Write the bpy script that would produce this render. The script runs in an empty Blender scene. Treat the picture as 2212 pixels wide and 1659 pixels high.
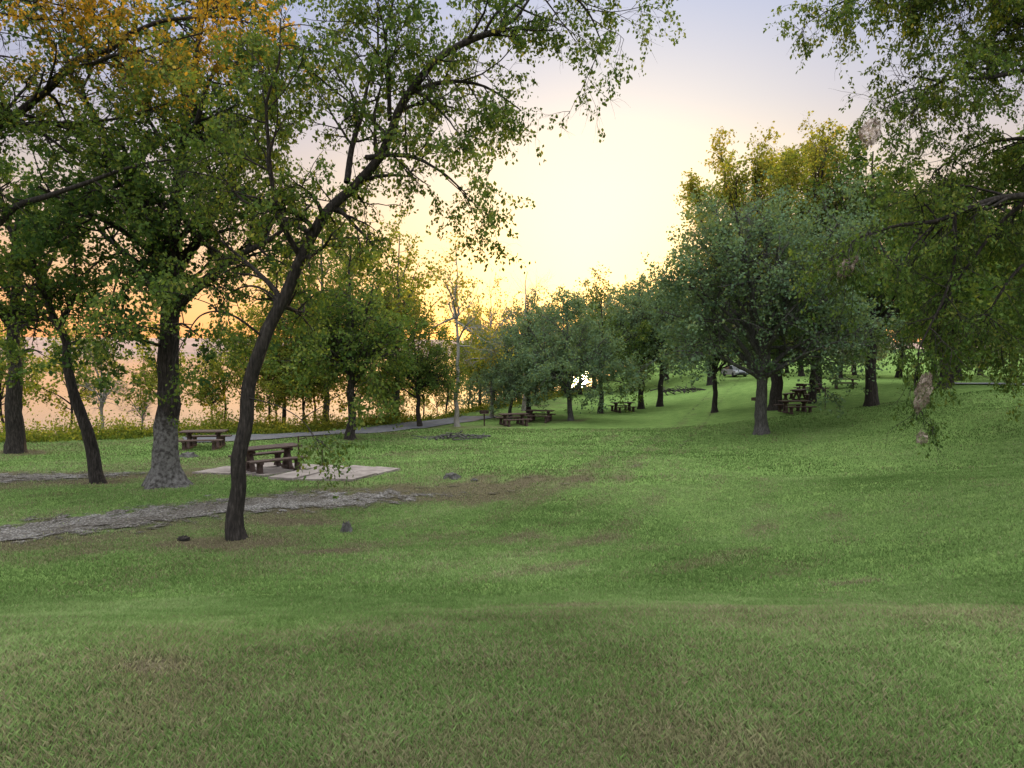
import bpy, math, numpy as np
from mathutils import Vector, Matrix
C = bpy.context.scene.collection
rad = math.radians
EYE = 1.65
LAKE_Z = EYE - 9.0

# ------------------------------------------------------------ noise / terrain
_tab = np.random.RandomState(5).rand(256, 256)
def vnoise(x, y, s, seed=0):
    x = np.asarray(x, float)/s; y = np.asarray(y, float)/s
    ca, sa = math.cos(seed*1.3+.4), math.sin(seed*1.3+.4)
    x, y = x*ca-y*sa+seed*17.3, x*sa+y*ca+seed*31.7
    ix = np.floor(x).astype(int); iy = np.floor(y).astype(int)
    fx = x-ix; fy = y-iy
    fx = fx*fx*(3-2*fx); fy = fy*fy*(3-2*fy)
    a = _tab[ix % 256, iy % 256]; b = _tab[(ix+1) % 256, iy % 256]
    c = _tab[ix % 256, (iy+1) % 256]; d = _tab[(ix+1) % 256, (iy+1) % 256]
    return (a*(1-fx)+b*fx)*(1-fy)+(c*(1-fx)+d*fx)*fy
def ss(a, b, x):
    t = np.clip((x-a)/(b-a), 0, 1); return t*t*(3-2*t)
PY = [-60, 0, 3, 4.9, 6, 8, 11, 15, 22, 30, 36, 50, 70, 100, 200, 3000]
PD = [0.9, 1.65, 1.72, 1.86, 2.28, 2.92, 3.5, 4.02, 4.25, 4.7, 5.05, 5.5, 6.0, 6.6, 7.2, 7.6]
EX = [-3000, -200, -40, -26, -14, -6, 2, 15, 40, 3000]
EY = [0, 25, 38, 39.5, 46, 57, 80, 125, 230, 9000]
def terr(x, y):
    x = np.asarray(x, float); y = np.asarray(y, float)
    yw = y - .5*(vnoise(x, x*0, 3.5, 9)-.5)*ss(9, 6, y)
    d = sum(np.interp(yw+o, PY, PD) for o in (-.8, -.4, 0, .4, .8))/5
    d = d - 2.5*ss(8, 34, x) - 1.2*ss(3.5, 11, x)*ss(6, 10, y)*ss(26, 14, y)
    e = y-np.interp(x, EX, EY)
    d = d + np.clip(e, 0, 22)*0.27
    near = 1-ss(60, 120, y)
    d = d + near*((vnoise(x, y, 1.7, 1)-.5)*.07 + (vnoise(x, y, .7, 2)-.5)*.035 + (vnoise(x, y, 6, 3)-.5)*.22)
    return EYE-d
def tz(x, y): return float(terr(x, y))
def pl_dist(x, y, pl):
    best = np.full(np.shape(x), 1e9)
    for (ax, ay), (bx, by) in zip(pl[:-1], pl[1:]):
        dx, dy = bx-ax, by-ay
        t = np.clip(((x-ax)*dx+(y-ay)*dy)/(dx*dx+dy*dy), 0, 1)
        best = np.minimum(best, np.hypot(x-ax-t*dx, y-ay-t*dy))
    return best
PATH1 = [(-24, 11.5), (-14, 14.6), (-10.6, 15.9), (-8.8, 17.2), (-6.8, 18.7), (-4.4, 19.9), (-1.6, 21.0), (.4, 22.2)]
PATH2 = [(-30, 20), (-20, 22.2), (-16, 23.2), (-12.6, 25.2), (-10.4, 28)]
TRACK = [(-2.5, 20.8), (1.0, 22.8), (2.9, 26), (4.9, 30.5), (7.8, 38), (12.2, 50), (19, 70), (29, 96), (34, 115)]
MOW = [(-16, 4), (-2, 8.5), (3.2, 14), (6.2, 22), (8.5, 32), (12.5, 44), (18, 60)]
ROAD = [(-17.5, 39.3), (-12.5, 42), (-6.8, 50), (-2.5, 59)]
ROAD2 = [(38, 64), (46, 50), (60, 42), (90, 36)]

# ------------------------------------------------------------ mesh helpers
def mesh_np(name, co, faces, mat=None, smooth=False, attrs=None):
    me = bpy.data.meshes.new(name)
    co = np.ascontiguousarray(co, np.float32); faces = np.ascontiguousarray(faces, np.int32)
    k = faces.shape[1]
    me.vertices.add(len(co)); me.vertices.foreach_set('co', co.ravel())
    me.loops.add(faces.size); me.loops.foreach_set('vertex_index', faces.ravel())
    me.polygons.add(len(faces)); me.polygons.foreach_set('loop_start', np.arange(0, faces.size, k, dtype=np.int32))
    if smooth: me.polygons.foreach_set('use_smooth', np.ones(len(faces), bool))
    me.update(calc_edges=True)
    for an, v in (attrs or {}).items():
        a = me.attributes.new(an, 'FLOAT', 'POINT'); a.data.foreach_set('value', np.ascontiguousarray(v, np.float32))
    if mat: me.materials.append(mat)
    return me
def obj(name, me, parent=None, **kw):
    o = bpy.data.objects.new(name, me); C.objects.link(o)
    if parent: o.parent = parent
    for k, v in kw.items(): o[k] = v
    return o
class MB:
    """small polygon builder"""
    def __init__(s): s.v = []; s.f = []
    def box(s, c, d, rz=0, rx=0, ry=0, taper=1.0):
        M = Matrix.Translation(c) @ Matrix.Rotation(rz, 4, 'Z') @ Matrix.Rotation(ry, 4, 'Y') @ Matrix.Rotation(rx, 4, 'X')
        n = len(s.v)
        for z in (-1, 1):
            t = taper if z > 0 else 1
            for x, y in ((-1, -1), (1, -1), (1, 1), (-1, 1)):
                s.v.append(M @ Vector((x*d[0]/2*t, y*d[1]/2*t, z*d[2]/2)))
        for q in ((3, 2, 1, 0), (4, 5, 6, 7), (0, 1, 5, 4), (1, 2, 6, 5), (2, 3, 7, 6), (3, 0, 4, 7)):
            s.f.append([n+i for i in q])
    def prism(s, prof, w, axis='x'):
        n = len(s.v); m = len(prof)
        for sgn in (-1, 1):
            for a, b in prof:
                s.v.append(Vector((sgn*w/2, a, b)) if axis == 'x' else Vector((a, sgn*w/2, b)))
        s.f.append([n+i for i in range(m)][::-1]); s.f.append([n+m+i for i in range(m)])
        for i in range(m):
            j = (i+1) % m; s.f.append([n+i, n+j, n+m+j, n+m+i])
    def cyl(s, p0, p1, r0, r1=None, k=12):
        r1 = r0 if r1 is None else r1
        p0 = Vector(p0); p1 = Vector(p1); t = (p1-p0).normalized()
        a = t.orthogonal().normalized(); b = t.cross(a); n = len(s.v)
        for p, r in ((p0, r0), (p1, r1)):
            for i in range(k):
                an = 2*math.pi*i/k; s.v.append(p+(a*math.cos(an)+b*math.sin(an))*r)
        for i in range(k):
            j = (i+1) % k; s.f.append([n+i, n+j, n+k+j, n+k+i])
        s.f.append([n+i for i in range(k)][::-1]); s.f.append([n+k+i for i in range(k)])
    def mesh(s, name, mat, bevel=0):
        me = bpy.data.meshes.new(name); me.from_pydata([tuple(v) for v in s.v], [], s.f); me.materials.append(mat)
        import bmesh
        bm = bmesh.new(); bm.from_mesh(me); bmesh.ops.recalc_face_normals(bm, faces=bm.faces)
        if bevel: bmesh.ops.bevel(bm, geom=bm.edges[:], offset=bevel, segments=2, affect='EDGES', clamp_overlap=True)
        bm.to_mesh(me); bm.free(); return me

# ------------------------------------------------------------ materials
def newmat(name):
    m = bpy.data.materials.new(name); m.use_nodes = True; nt = m.node_tree; nt.nodes.clear()
    return m, nt, nt.nodes, nt.links
def ramp(N, stops, interp='LINEAR'):
    r = N.new('ShaderNodeValToRGB'); r.color_ramp.interpolation = interp
    el = r.color_ramp.elements
    while len(el) < len(stops): el.new(.5)
    for e, (p, c) in zip(el, stops): e.position = p; e.color = (*c, 1) if len(c) == 3 else c
    return r
def noise(N, L, scale, detail=6, vec=None, rough=.6):
    n = N.new('ShaderNodeTexNoise'); n.inputs['Scale'].default_value = scale; n.inputs['Detail'].default_value = detail
    n.inputs['Roughness'].default_value = rough
    if vec: L.new(vec, n.inputs['Vector'])
    return n
def attr(N, name):
    a = N.new('ShaderNodeAttribute'); a.attribute_name = name; return a
def mixc(N, L, fac, a, b, mode='MIX'):
    m = N.new('ShaderNodeMix'); m.data_type = 'RGBA'; m.blend_type = mode
    for s, v in ((m.inputs[0], fac), (m.inputs[6], a), (m.inputs[7], b)):
        if isinstance(v, (int, float)): s.default_value = v
        elif isinstance(v, tuple): s.default_value = (*v, 1)
        else: L.new(v, s)
    return m.outputs[2]
def math_(N, L, op, a, b=0.0):
    m = N.new('ShaderNodeMath'); m.operation = op
    for s, v in ((m.inputs[0], a), (m.inputs[1], b)):
        if isinstance(v, (int, float)): s.default_value = v
        else: L.new(v, s)
    return m.outputs[0]
def leafmat(name, stops, gold=(.42, .24, .035), trans=.42):
    m, nt, N, L = newmat(name)
    r = ramp(N, stops); L.new(attr(N, 'tint').outputs['Fac'], r.inputs[0])
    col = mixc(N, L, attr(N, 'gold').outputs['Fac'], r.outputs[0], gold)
    d = N.new('ShaderNodeBsdfDiffuse'); t = N.new('ShaderNodeBsdfTranslucent'); L.new(col, d.inputs[0])
    tc = mixc(N, L, .8, col, (2.0, 1.75, .6), 'MULTIPLY'); L.new(tc, t.inputs[0])
    mx = N.new('ShaderNodeMixShader'); mx.inputs[0].default_value = trans
    L.new(d.outputs[0], mx.inputs[1]); L.new(t.outputs[0], mx.inputs[2])
    o = N.new('ShaderNodeOutputMaterial'); L.new(mx.outputs[0], o.inputs[0]); return m
def surf(name, stops, scale=5, rough=.9, bump=.3, bdist=.02, stretch=None, detail=5, coord='Object', extra=None):
    m, nt, N, L = newmat(name)
    tc = N.new('ShaderNodeTexCoord'); v = tc.outputs[coord]
    if stretch:
        mp = N.new('ShaderNodeMapping'); mp.inputs['Scale'].default_value = stretch; L.new(v, mp.inputs[0]); v = mp.outputs[0]
    n = noise(N, L, scale, detail, v); r = ramp(N, stops); L.new(n.outputs[0], r.inputs[0])
    p = N.new('ShaderNodeBsdfPrincipled'); p.inputs['Roughness'].default_value = rough
    p.inputs['Specular IOR Level'].default_value = .2
    col = r.outputs[0]
    if extra: col = extra(N, L, tc, col, p)
    L.new(col, p.inputs['Base Color'])
    b = N.new('ShaderNodeBump'); b.inputs['Strength'].default_value = bump; b.inputs['Distance'].default_value = bdist
    n2 = noise(N, L, scale*3, 3, v); L.new(n2.outputs[0], b.inputs['Height']); L.new(b.outputs[0], p.inputs['Normal'])
    o = N.new('ShaderNodeOutputMaterial'); L.new(p.outputs[0], o.inputs[0]); return m

LM_green = leafmat('leaf_green', [(0, (.019, .038, .013)), (.45, (.048, .084, .024)), (.8, (.088, .128, .036)), (1, (.16, .18, .052))])
LM_oak = leafmat('leaf_oak', [(0, (.016, .036, .016)), (.5, (.038, .074, .028)), (.85, (.07, .112, .036)), (1, (.12, .15, .042))])
LM_warm = leafmat('leaf_sunny', [(0, (.05, .08, .02)), (.45, (.105, .14, .03)), (.8, (.19, .20, .045)), (1, (.30, .25, .06))], trans=.58)  # yellow-green leaves with a brightly lit look put into the colour
LM_blue = leafmat('leaf_bluegreen_hazed', [(0, (.044, .078, .048)), (.45, (.084, .132, .078)), (.8, (.115, .172, .09)), (1, (.17, .20, .085))], trans=.33)  # blue-green air haze of the middle distance mixed into the leaf colour
LM_far = leafmat('leaf_far_hazed', [(0, (.08, .105, .078)), (.45, (.112, .142, .095)), (.8, (.15, .172, .105)), (1, (.22, .19, .09))], trans=.33)  # paler still: distance haze painted into the far leaves

def lich(N, L, tc, col, p):
    sx = N.new('ShaderNodeSeparateXYZ'); L.new(tc.outputs['Object'], sx.inputs[0])
    n = noise(N, L, 2.5, 5, tc.outputs['Object'])
    h = math_(N, L, 'ADD', sx.outputs[2], math_(N, L, 'MULTIPLY', n.outputs[0], 2.2))
    mr = N.new('ShaderNodeMapRange'); mr.inputs[1].default_value = 3.1; mr.inputs[2].default_value = 3.5
    mr.inputs[3].default_value = .85; mr.inputs[4].default_value = 0; L.new(h, mr.inputs[0])
    n2 = noise(N, L, 9, 8, tc.outputs['Object']); r = ramp(N, [(.35, (.035, .03, .028)), (.6, (.17, .16, .155))]); L.new(n2.outputs[0], r.inputs[0])
    return mixc(N, L, mr.outputs[0], col, r.outputs[0])
BK = [(.3, (.007, .006, .0055)), (.55, (.028, .023, .020)), (.75, (.07, .06, .053))]
bark = surf('bark_dark', BK, 7, .95, 1, .03, (3, 3, .6))
bark_oak = surf('bark_oak', BK, 7, .95, 1, .04, (3, 3, .6), extra=lich)
bark_grey = surf('bark_grey', [(.3, (.025, .022, .021)), (.55, (.07, .066, .062)), (.75, (.14, .135, .125))], 7, .95, 1, .03, (3, 3, .6))
bark_pale = surf('bark_pale', [(.3, (.11, .10, .095)), (.7, (.28, .26, .23))], 6, .9, .5, .02, (3, 3, .7))
concrete = surf('old_concrete', [(.3, (.11, .09, .08)), (.55, (.19, .16, .145)), (.75, (.25, .215, .195))], 2.2, .9, .4, .01)
conc_red = surf('painted_concrete', [(.3, (.035, .023, .02)), (.6, (.065, .042, .036)), (.8, (.11, .08, .07))], 9, .85, .4, .01)
wood = surf('weathered_wood', [(.3, (.03, .02, .016)), (.55, (.065, .042, .034)), (.8, (.12, .09, .075))], 6, .8, .5, .01, (.5, 6, 6))
rust = surf('rusty_iron', [(.3, (.02, .013, .01)), (.7, (.06, .035, .028))], 20, .8, .3, .005)
asphalt = surf('asphalt', [(.3, (.06, .06, .07)), (.6, (.09, .09, .10)), (.8, (.12, .12, .125))], 1.5, .85, .5, .01)

def ground_mat():
    m, nt, N, L = newmat('grass_ground')
    tc = N.new('ShaderNodeTexCoord'); v = tc.outputs['Object']
    n1 = noise(N, L, 1.4, 4, v); n2 = noise(N, L, 22, 4, v, .75); n3 = noise(N, L, 120, 1, v)
    g = ramp(N, [(.28, (.046, .078, .022)), (.5, (.105, .168, .048)), (.72, (.17, .23, .072))])
    L.new(mixc(N, L, .55, n1.outputs[0], n2.outputs[0]), g.inputs[0])
    dr = ramp(N, [(.3, (.032, .026, .017)), (.5, (.082, .070, .043)), (.7, (.16, .14, .088))]); L.new(n2.outputs[0], dr.inputs[0])
    f = math_(N, L, 'ADD', attr(N, 'dry').outputs['Fac'], math_(N, L, 'MULTIPLY', math_(N, L, 'SUBTRACT', n2.outputs[0], .5), 1.5))
    fr = ramp(N, [(.25, (0, 0, 0)), (.85, (1, 1, 1))]); L.new(f, fr.inputs[0])
    c = mixc(N, L, fr.outputs[0], g.outputs[0], dr.outputs[0])
    k = ramp(N, [(.3, (.45, .45, .45)), (.6, (1.15, 1.15, 1.15))]); L.new(n3.outputs[0], k.inputs[0])
    c = mixc(N, L, .8, c, k.outputs[0], 'MULTIPLY')
    p = N.new('ShaderNodeBsdfDiffuse'); L.new(c, p.inputs['Color'])
    b = N.new('ShaderNodeBump'); b.inputs['Strength'].default_value = .8; b.inputs['Distance'].default_value = .06
    L.new(n2.outputs[0], b.inputs['Height']); L.new(b.outputs[0], p.inputs['Normal'])
    o = N.new('ShaderNodeOutputMaterial'); L.new(p.outputs[0], o.inputs[0]); return m
def path_mat(name, cover, stops, scale=14):
    m, nt, N, L = newmat(name)
    tc = N.new('ShaderNodeTexCoord'); v = tc.outputs['Object']
    n = noise(N, L, scale, 5, v, .8); n0 = noise(N, L, 1.1, 3, v); r = ramp(N, stops); L.new(mixc(N, L, .35, n.outputs[0], n0.outputs[0]), r.inputs[0])
    vo = N.new('ShaderNodeTexVoronoi'); vo.inputs['Scale'].default_value = 18; L.new(v, vo.inputs['Vector'])
    vr = ramp(N, [(0, (1.4, 1.4, 1.4)), (.6, (.4, .4, .4))]); L.new(vo.outputs['Distance'], vr.inputs[0])
    c = mixc(N, L, .95, r.outputs[0], vr.outputs[0], 'MULTIPLY')
    p = N.new('ShaderNodeBsdfDiffuse'); L.new(c, p.inputs['Color'])
    b = N.new('ShaderNodeBump'); b.inputs['Strength'].default_value = 1; b.inputs['Distance'].default_value = .04
    L.new(vo.outputs['Distance'], b.inputs['Height']); L.new(b.outputs[0], p.inputs['Normal'])
    na = noise(N, L, 2.6, 6, v, .75)
    e = attr(N, 'edge').outputs['Fac']
    a = math_(N, L, 'SUBTRACT', math_(N, L, 'ADD', math_(N, L, 'MULTIPLY', na.outputs[0], 4.2), cover-1.2), math_(N, L, 'MULTIPLY', e, 1.5))
    mr = N.new('ShaderNodeMapRange'); mr.inputs[1].default_value = .35; mr.inputs[2].default_value = .8; L.new(a, mr.inputs[0])
    t = N.new('ShaderNodeBsdfTransparent'); mx = N.new('ShaderNodeMixShader')
    L.new(mr.outputs[0], mx.inputs[0]); L.new(t.outputs[0], mx.inputs[1]); L.new(p.outputs[0], mx.inputs[2])
    o = N.new('ShaderNodeOutputMaterial'); L.new(mx.outputs[0], o.inputs[0]); return m

# ------------------------------------------------------------ ground
SLAB1 = [(-7.9, 23.6), (-5.0, 22.9), (-3.9, 26.0), (-6.8, 27.3)]
SLAB2 = [(-11.2, 25.6), (-8.2, 24.3), (-6.9, 27.6), (-9.9, 28.9)]
def in_quad(x, y, q, pad=0):
    r = np.ones(np.shape(x), bool)
    for i in range(4):
        ax, ay = q[i]; bx, by = q[(i+1) % 4]
        cr = (bx-ax)*(y-ay)-(by-ay)*(x-ax)
        r &= cr/math.hypot(bx-ax, by-ay) > -pad
    return r
TREEPOS = []
SPOTS = ((.45, 7.4, .3), (4.5, 9.6, .3), (-2.0, 4.0, .15), (-4.9, 16.8, .5), (-3.4, 13.6, .35), (-6, 14.6, .7))
def dryness(x, y):
    d = .13+.7*(vnoise(x, y, 2.6, 4)-.5)+.5*(vnoise(x, y, .8, 5)-.5)+.35*(vnoise(x, y, .3, 6)-.5)
    d = d + .26*ss(9, 5, y)*ss(-1, 3, x)
    d = d + .12*ss(8, 5, y)
    d = d - .22*ss(6, 8, y)*ss(12, 10, y)
    d = d + .35*np.exp(-((y-14.2-.05*x)/1.6)**2)*ss(12, -2, x)
    d = d - .4*ss(5, 10, x)*ss(7, 9, y)
    md = pl_dist(x, y, MOW)+.25*vnoise(x, y, 2.2, 51)
    st = .5+.5*np.cos(md*2*math.pi/1.5)
    d = d + .5*(st-.45)*ss(7, 11, y)*ss(-5, 0, x)*np.exp(-(md/10)**2)
    for pl, w, a in ((PATH1, 2.2, .5), (PATH2, 2.5, .6), (TRACK, 1.7, .3), (ROAD, 4.0, .2)):
        d = d + a*np.exp(-(pl_dist(x, y, pl)/w)**2)
    for px, py, pr in SPOTS:
        d = d + 1.7*np.exp(-(((x-px)/1.8)**2+((y-py)/.8)**2)/pr**2*1.5)*(.2+1.3*vnoise(x, y, .18, 41))
    for tx, ty, r in TREEPOS: d = d+.5*np.exp(-((x-tx)**2+(y-ty)**2)/(r*r))
    return np.clip(d, 0, 1.2)

def axis(parts):
    out = []
    for a, b, s in parts: out += list(np.arange(a, b, s))
    return np.array(out)

# ------------------------------------------------------------ trees
def norm(v): return v/np.maximum(np.linalg.norm(v, axis=-1, keepdims=True), 1e-9)
def resample(p, n, rs, jit=.0):
    p = np.array(p, float)
    if len(p) > 2:
        for _ in range(3):
            q = [p[0]]
            for a, b in zip(p[:-1], p[1:]): q += [a*.75+b*.25, a*.25+b*.75]
            q.append(p[-1]); p = np.array(q)
    s = np.r_[0, np.cumsum(np.linalg.norm(np.diff(p, axis=0), axis=1))]
    t = np.linspace(0, s[-1], n)
    o = np.stack([np.interp(t, s, p[:, i]) for i in range(3)], 1)
    if jit:
        k = max(int(s[-1]/.7), 3); j = rs.randn(k+1, 3)*jit*1.3; j[0] = 0
        o += np.stack([np.interp(np.linspace(0, k, n), np.arange(k+1), j[:, i]) for i in range(3)], 1)
    return o, s[-1]
def spawn(P, R, counts, tmin, length, ang, trop, wig, n, rs, r0f=.65, rmin=.004, rmax=1, tmax=1.0):
    idx = np.repeat(np.arange(len(P)), counts); K = len(idx)
    tm = np.broadcast_to(tmin, (len(P),))[idx]
    t = tm+(tmax-tm)*rs.rand(K)
    f = t*(P.shape[1]-1); i0 = np.minimum(f.astype(int), P.shape[1]-2); fr = (f-i0)[:, None]
    a = P[idx, i0]; b = P[idx, i0+1]; pos = a*(1-fr)+b*fr; T = norm(b-a)
    r = R[idx, i0]*(1-fr[:, 0])+R[idx, i0+1]*fr[:, 0]
    q = rs.randn(K, 3); q -= (q*T).sum(1)[:, None]*T; q = norm(q)
    an = (ang*(1+.35*rs.randn(K)))[:, None]
    d = norm(T*np.cos(an)+q*np.sin(an))
    Ln = (length(t, idx) if callable(length) else length)*(.6+.7*rs.rand(K))
    pts = [pos]; st = (Ln/(n-1))[:, None]
    for _ in range(n-1):
        d = norm(d+rs.randn(K, 3)*wig+np.array([0, 0, trop])); pts.append(pts[-1]+d*st)
    rr0 = np.clip(r*r0f, rmin, rmax)
    RR = rr0[:, None]*np.linspace(1, .3, n)[None, :]
    return np.stack(pts, 1), RR, idx, t
def tube(P, R, k, rs=None, rough=0, lobes=0):
    B, n, _ = P.shape
    T = np.empty_like(P); T[:, 1:-1] = P[:, 2:]-P[:, :-2]; T[:, 0] = P[:, 1]-P[:, 0]; T[:, -1] = P[:, -1]-P[:, -2]; T = norm(T)
    ref = np.array([.83, .51, .02]); U = norm(np.cross(T, ref)); V = np.cross(T, U)
    an = np.arange(k)*2*math.pi/k
    rr = R[:, :, None]*np.ones(k)
    if rough: rr = rr*(1+rough*rs.randn(B, n, k))
    if lobes: rr = rr*(1+lobes*np.exp(-np.maximum(P[:, :, 2:3], 0)/.35)*(np.cos(an*5+1)+.5*np.cos(an*3)))
    v = P[:, :, None]+rr[..., None]*(U[:, :, None]*np.cos(an)[None, None, :, None]+V[:, :, None]*np.sin(an)[None, None, :, None])
    base = (np.arange(B)*n*k)[:, None, None]+(np.arange(n-1)*k)[None, :, None]
    i = np.arange(k); j = (i+1) % k
    f = np.stack([base+i, base+j, base+k+j, base+k+i], -1).reshape(-1, 4)
    return v.reshape(-1, 3), f
def leaves(c, size, rs, down=.2, wr=.36):
    K = len(c); a = norm(rs.randn(K, 3)+np.array([0, 0, -down*2])); nn = norm(rs.randn(K, 3)+np.array([0, 0, .6]))
    b = norm(np.cross(a, nn)); s = (size*(.6+.8*rs.rand(K)))[:, None]; up = np.cross(a, b)
    v = np.stack([c, c+a*s*.5+b*s*wr+up*s*.08, c+a*s, c+a*s*.5-b*s*wr+up*s*.08], 1).reshape(-1, 3)
    return v, np.arange(K*4).reshape(K, 4)
NLEAF = 0
def tree_meshes(mains, sp, seed, bk, lm):
    """mains: (pts, r0, r1, tmin, density multiplier)"""
    global NLEAF
    rs = np.random.RandomState(seed); n = 44
    P = []; R = []; Ls = []; tm = []; dm = []
    for m in mains:
        p, l = resample(m[0], n, rs, sp.get('jit', .04)); P.append(p); R.append(np.interp(np.linspace(0, 1, n), [0, 1], [m[1], m[2]]))
        Ls.append(l); tm.append(m[3]); dm.append(m[4] if len(m) > 4 else 1)
    P = np.array(P); R = np.array(R); Ls = np.array(Ls); tm = np.array(tm); dm = np.array(dm)
    fl = sp.get('flare', .5); R[0] *= 1+fl*np.exp(-np.maximum(P[0][:, 2], 0)/.32)
    vs = []; fs = []; off = 0
    def add(v, f):
        nonlocal off
        vs.append(v); fs.append(f+off); off += len(v)
    add(*tube(P[:1], R[:1], 18, rs, sp.get('rough', .04), fl*.16))
    if len(P) > 1: add(*tube(P[1:], R[1:], 8, rs, .04))
    cnt = np.maximum((Ls*(1-tm)*sp['d1']*dm).round().astype(int), 0)
    l1 = sp['l1']; prof = sp.get('prof')
    L1f = (lambda t, i: l1*prof(t)) if prof else l1
    P1, R1, i1, t1 = spawn(P, R, cnt, tm, L1f, sp.get('a1', 1.0), sp.get('trop1', .04), .13, 8, rs, .55, .012)
    add(*tube(P1, R1, 5))
    P2, R2, i2, t2 = spawn(P1, R1, np.full(len(P1), sp['n2']), .15, sp['l2'], .9, sp.get('trop2', .02), .18, 6, rs, .6, .006)
    add(*tube(P2, R2, 4))
    P3, R3, i3, t3 = spawn(P2, R2, np.full(len(P2), sp['n3']), .1, sp['l3'], .8, sp.get('trop3', -.05), .2, 4, rs, .6, .003, .01)
    add(*tube(P3, R3, 3))
    V = np.concatenate(vs); F = np.concatenate(fs)
    tmesh = mesh_np('trunk', V, F, bk, True)
    cmesh = None
    nl = sp['nl']
    if nl > 0:
        bough = rs.rand(len(P1)); thin = sp.get('thin', .5)
        keep = rs.rand(len(P3)) < sp.get('keep', .9)*(1-thin+thin*bough[i2[i3]])
        Q = P3[keep]; K = len(Q); bt = bough[i2[i3]][keep]
        idx = np.repeat(np.arange(K), nl); t = .15+.85*rs.rand(len(idx)); f = t*3; a0 = np.minimum(f.astype(int), 2); fr = (f-a0)[:, None]
        c = Q[idx, a0]*(1-fr)+Q[idx, a0+1]*fr+rs.randn(len(idx), 3)*sp.get('scat', .05)
        v, fc = leaves(c, sp['ls'], rs, sp.get('down', .3), sp.get('wr', .36))
        tint = np.clip(.15+.45*rs.rand(len(idx))+.35*bt[idx]+.12*rs.randn(len(idx)), 0, 1)
        g = sp.get('gold', lambda c, rs: np.zeros(len(c)))(c, rs)
        cmesh = mesh_np('crown', v, fc, lm, False, {'tint': np.repeat(tint, 4), 'gold': np.repeat(g, 4)})
        NLEAF += len(idx)
    return tmesh, cmesh
def place_tree(ms, x, y, label, name='tree', rz=0, s=1, sz=None, group=None, cat='tree', tilt=0, dz=-.06):
    e = bpy.data.objects.new(name, None); C.objects.link(e); e.empty_display_size = .5
    e.location = (x, y, tz(x, y)+dz); e.rotation_euler = (tilt, 0, rz); e.scale = (s, s, sz or s)
    e['label'] = label; e['category'] = cat
    if group: e['group'] = group
    t = obj('trunk', ms[0], e)
    if ms[1]: obj('crown', ms[1], e)
    TREEPOS.append((x, y, .8 if y < 30 else 1.4))
    return e
def broad(H, Rc, seed, nl=6, fork=.3, tr=.28, lean=0, skirt=0):
    rs = np.random.RandomState(seed+99); fz = H*fork
    mains = [([(0, 0, -.3), (lean*.3, .05, fz*.5), (lean*.8, -.1, fz), (lean, .1, H*.6), (lean*1.1, 0, H*.93)], tr, tr*.12, fork*.95, 1)]
    for i in range(nl):
        th = 2*math.pi*(i+rs.rand()*.7)/nl; q = rs.rand(); z0 = fz*(.9+.5*q); hz = H*(.42+.42*((i*.618) % 1)); rr = Rc*(.62 if hz < .7*H else .45)*(.8+.4*rs.rand())
        c, s = math.cos(th), math.sin(th)
        mains.append(([(lean*.8, 0, z0-.2), (lean+c*rr*.35, s*rr*.35, z0+(hz-z0)*.42), (lean+c*rr*.75, s*rr*.75, z0+(hz-z0)*.8), (lean+c*rr, s*rr, hz)], tr*.5, tr*.1, .25, 1))
    for i in range(skirt):
        th = 2*math.pi*(i+rs.rand()*.7)/skirt; c, s = math.cos(th), math.sin(th); rr = Rc*(.75+.2*rs.rand()); z0 = fz*(.95+.3*rs.rand())
        mains.append(([(0, 0, z0-.2), (c*rr*.35, s*rr*.35, z0+H*.08), (c*rr*.75, s*rr*.75, z0+H*.09), (c*rr, s*rr, z0+H*.03)], tr*.35, tr*.08, .35, 1))
    return mains

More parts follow.
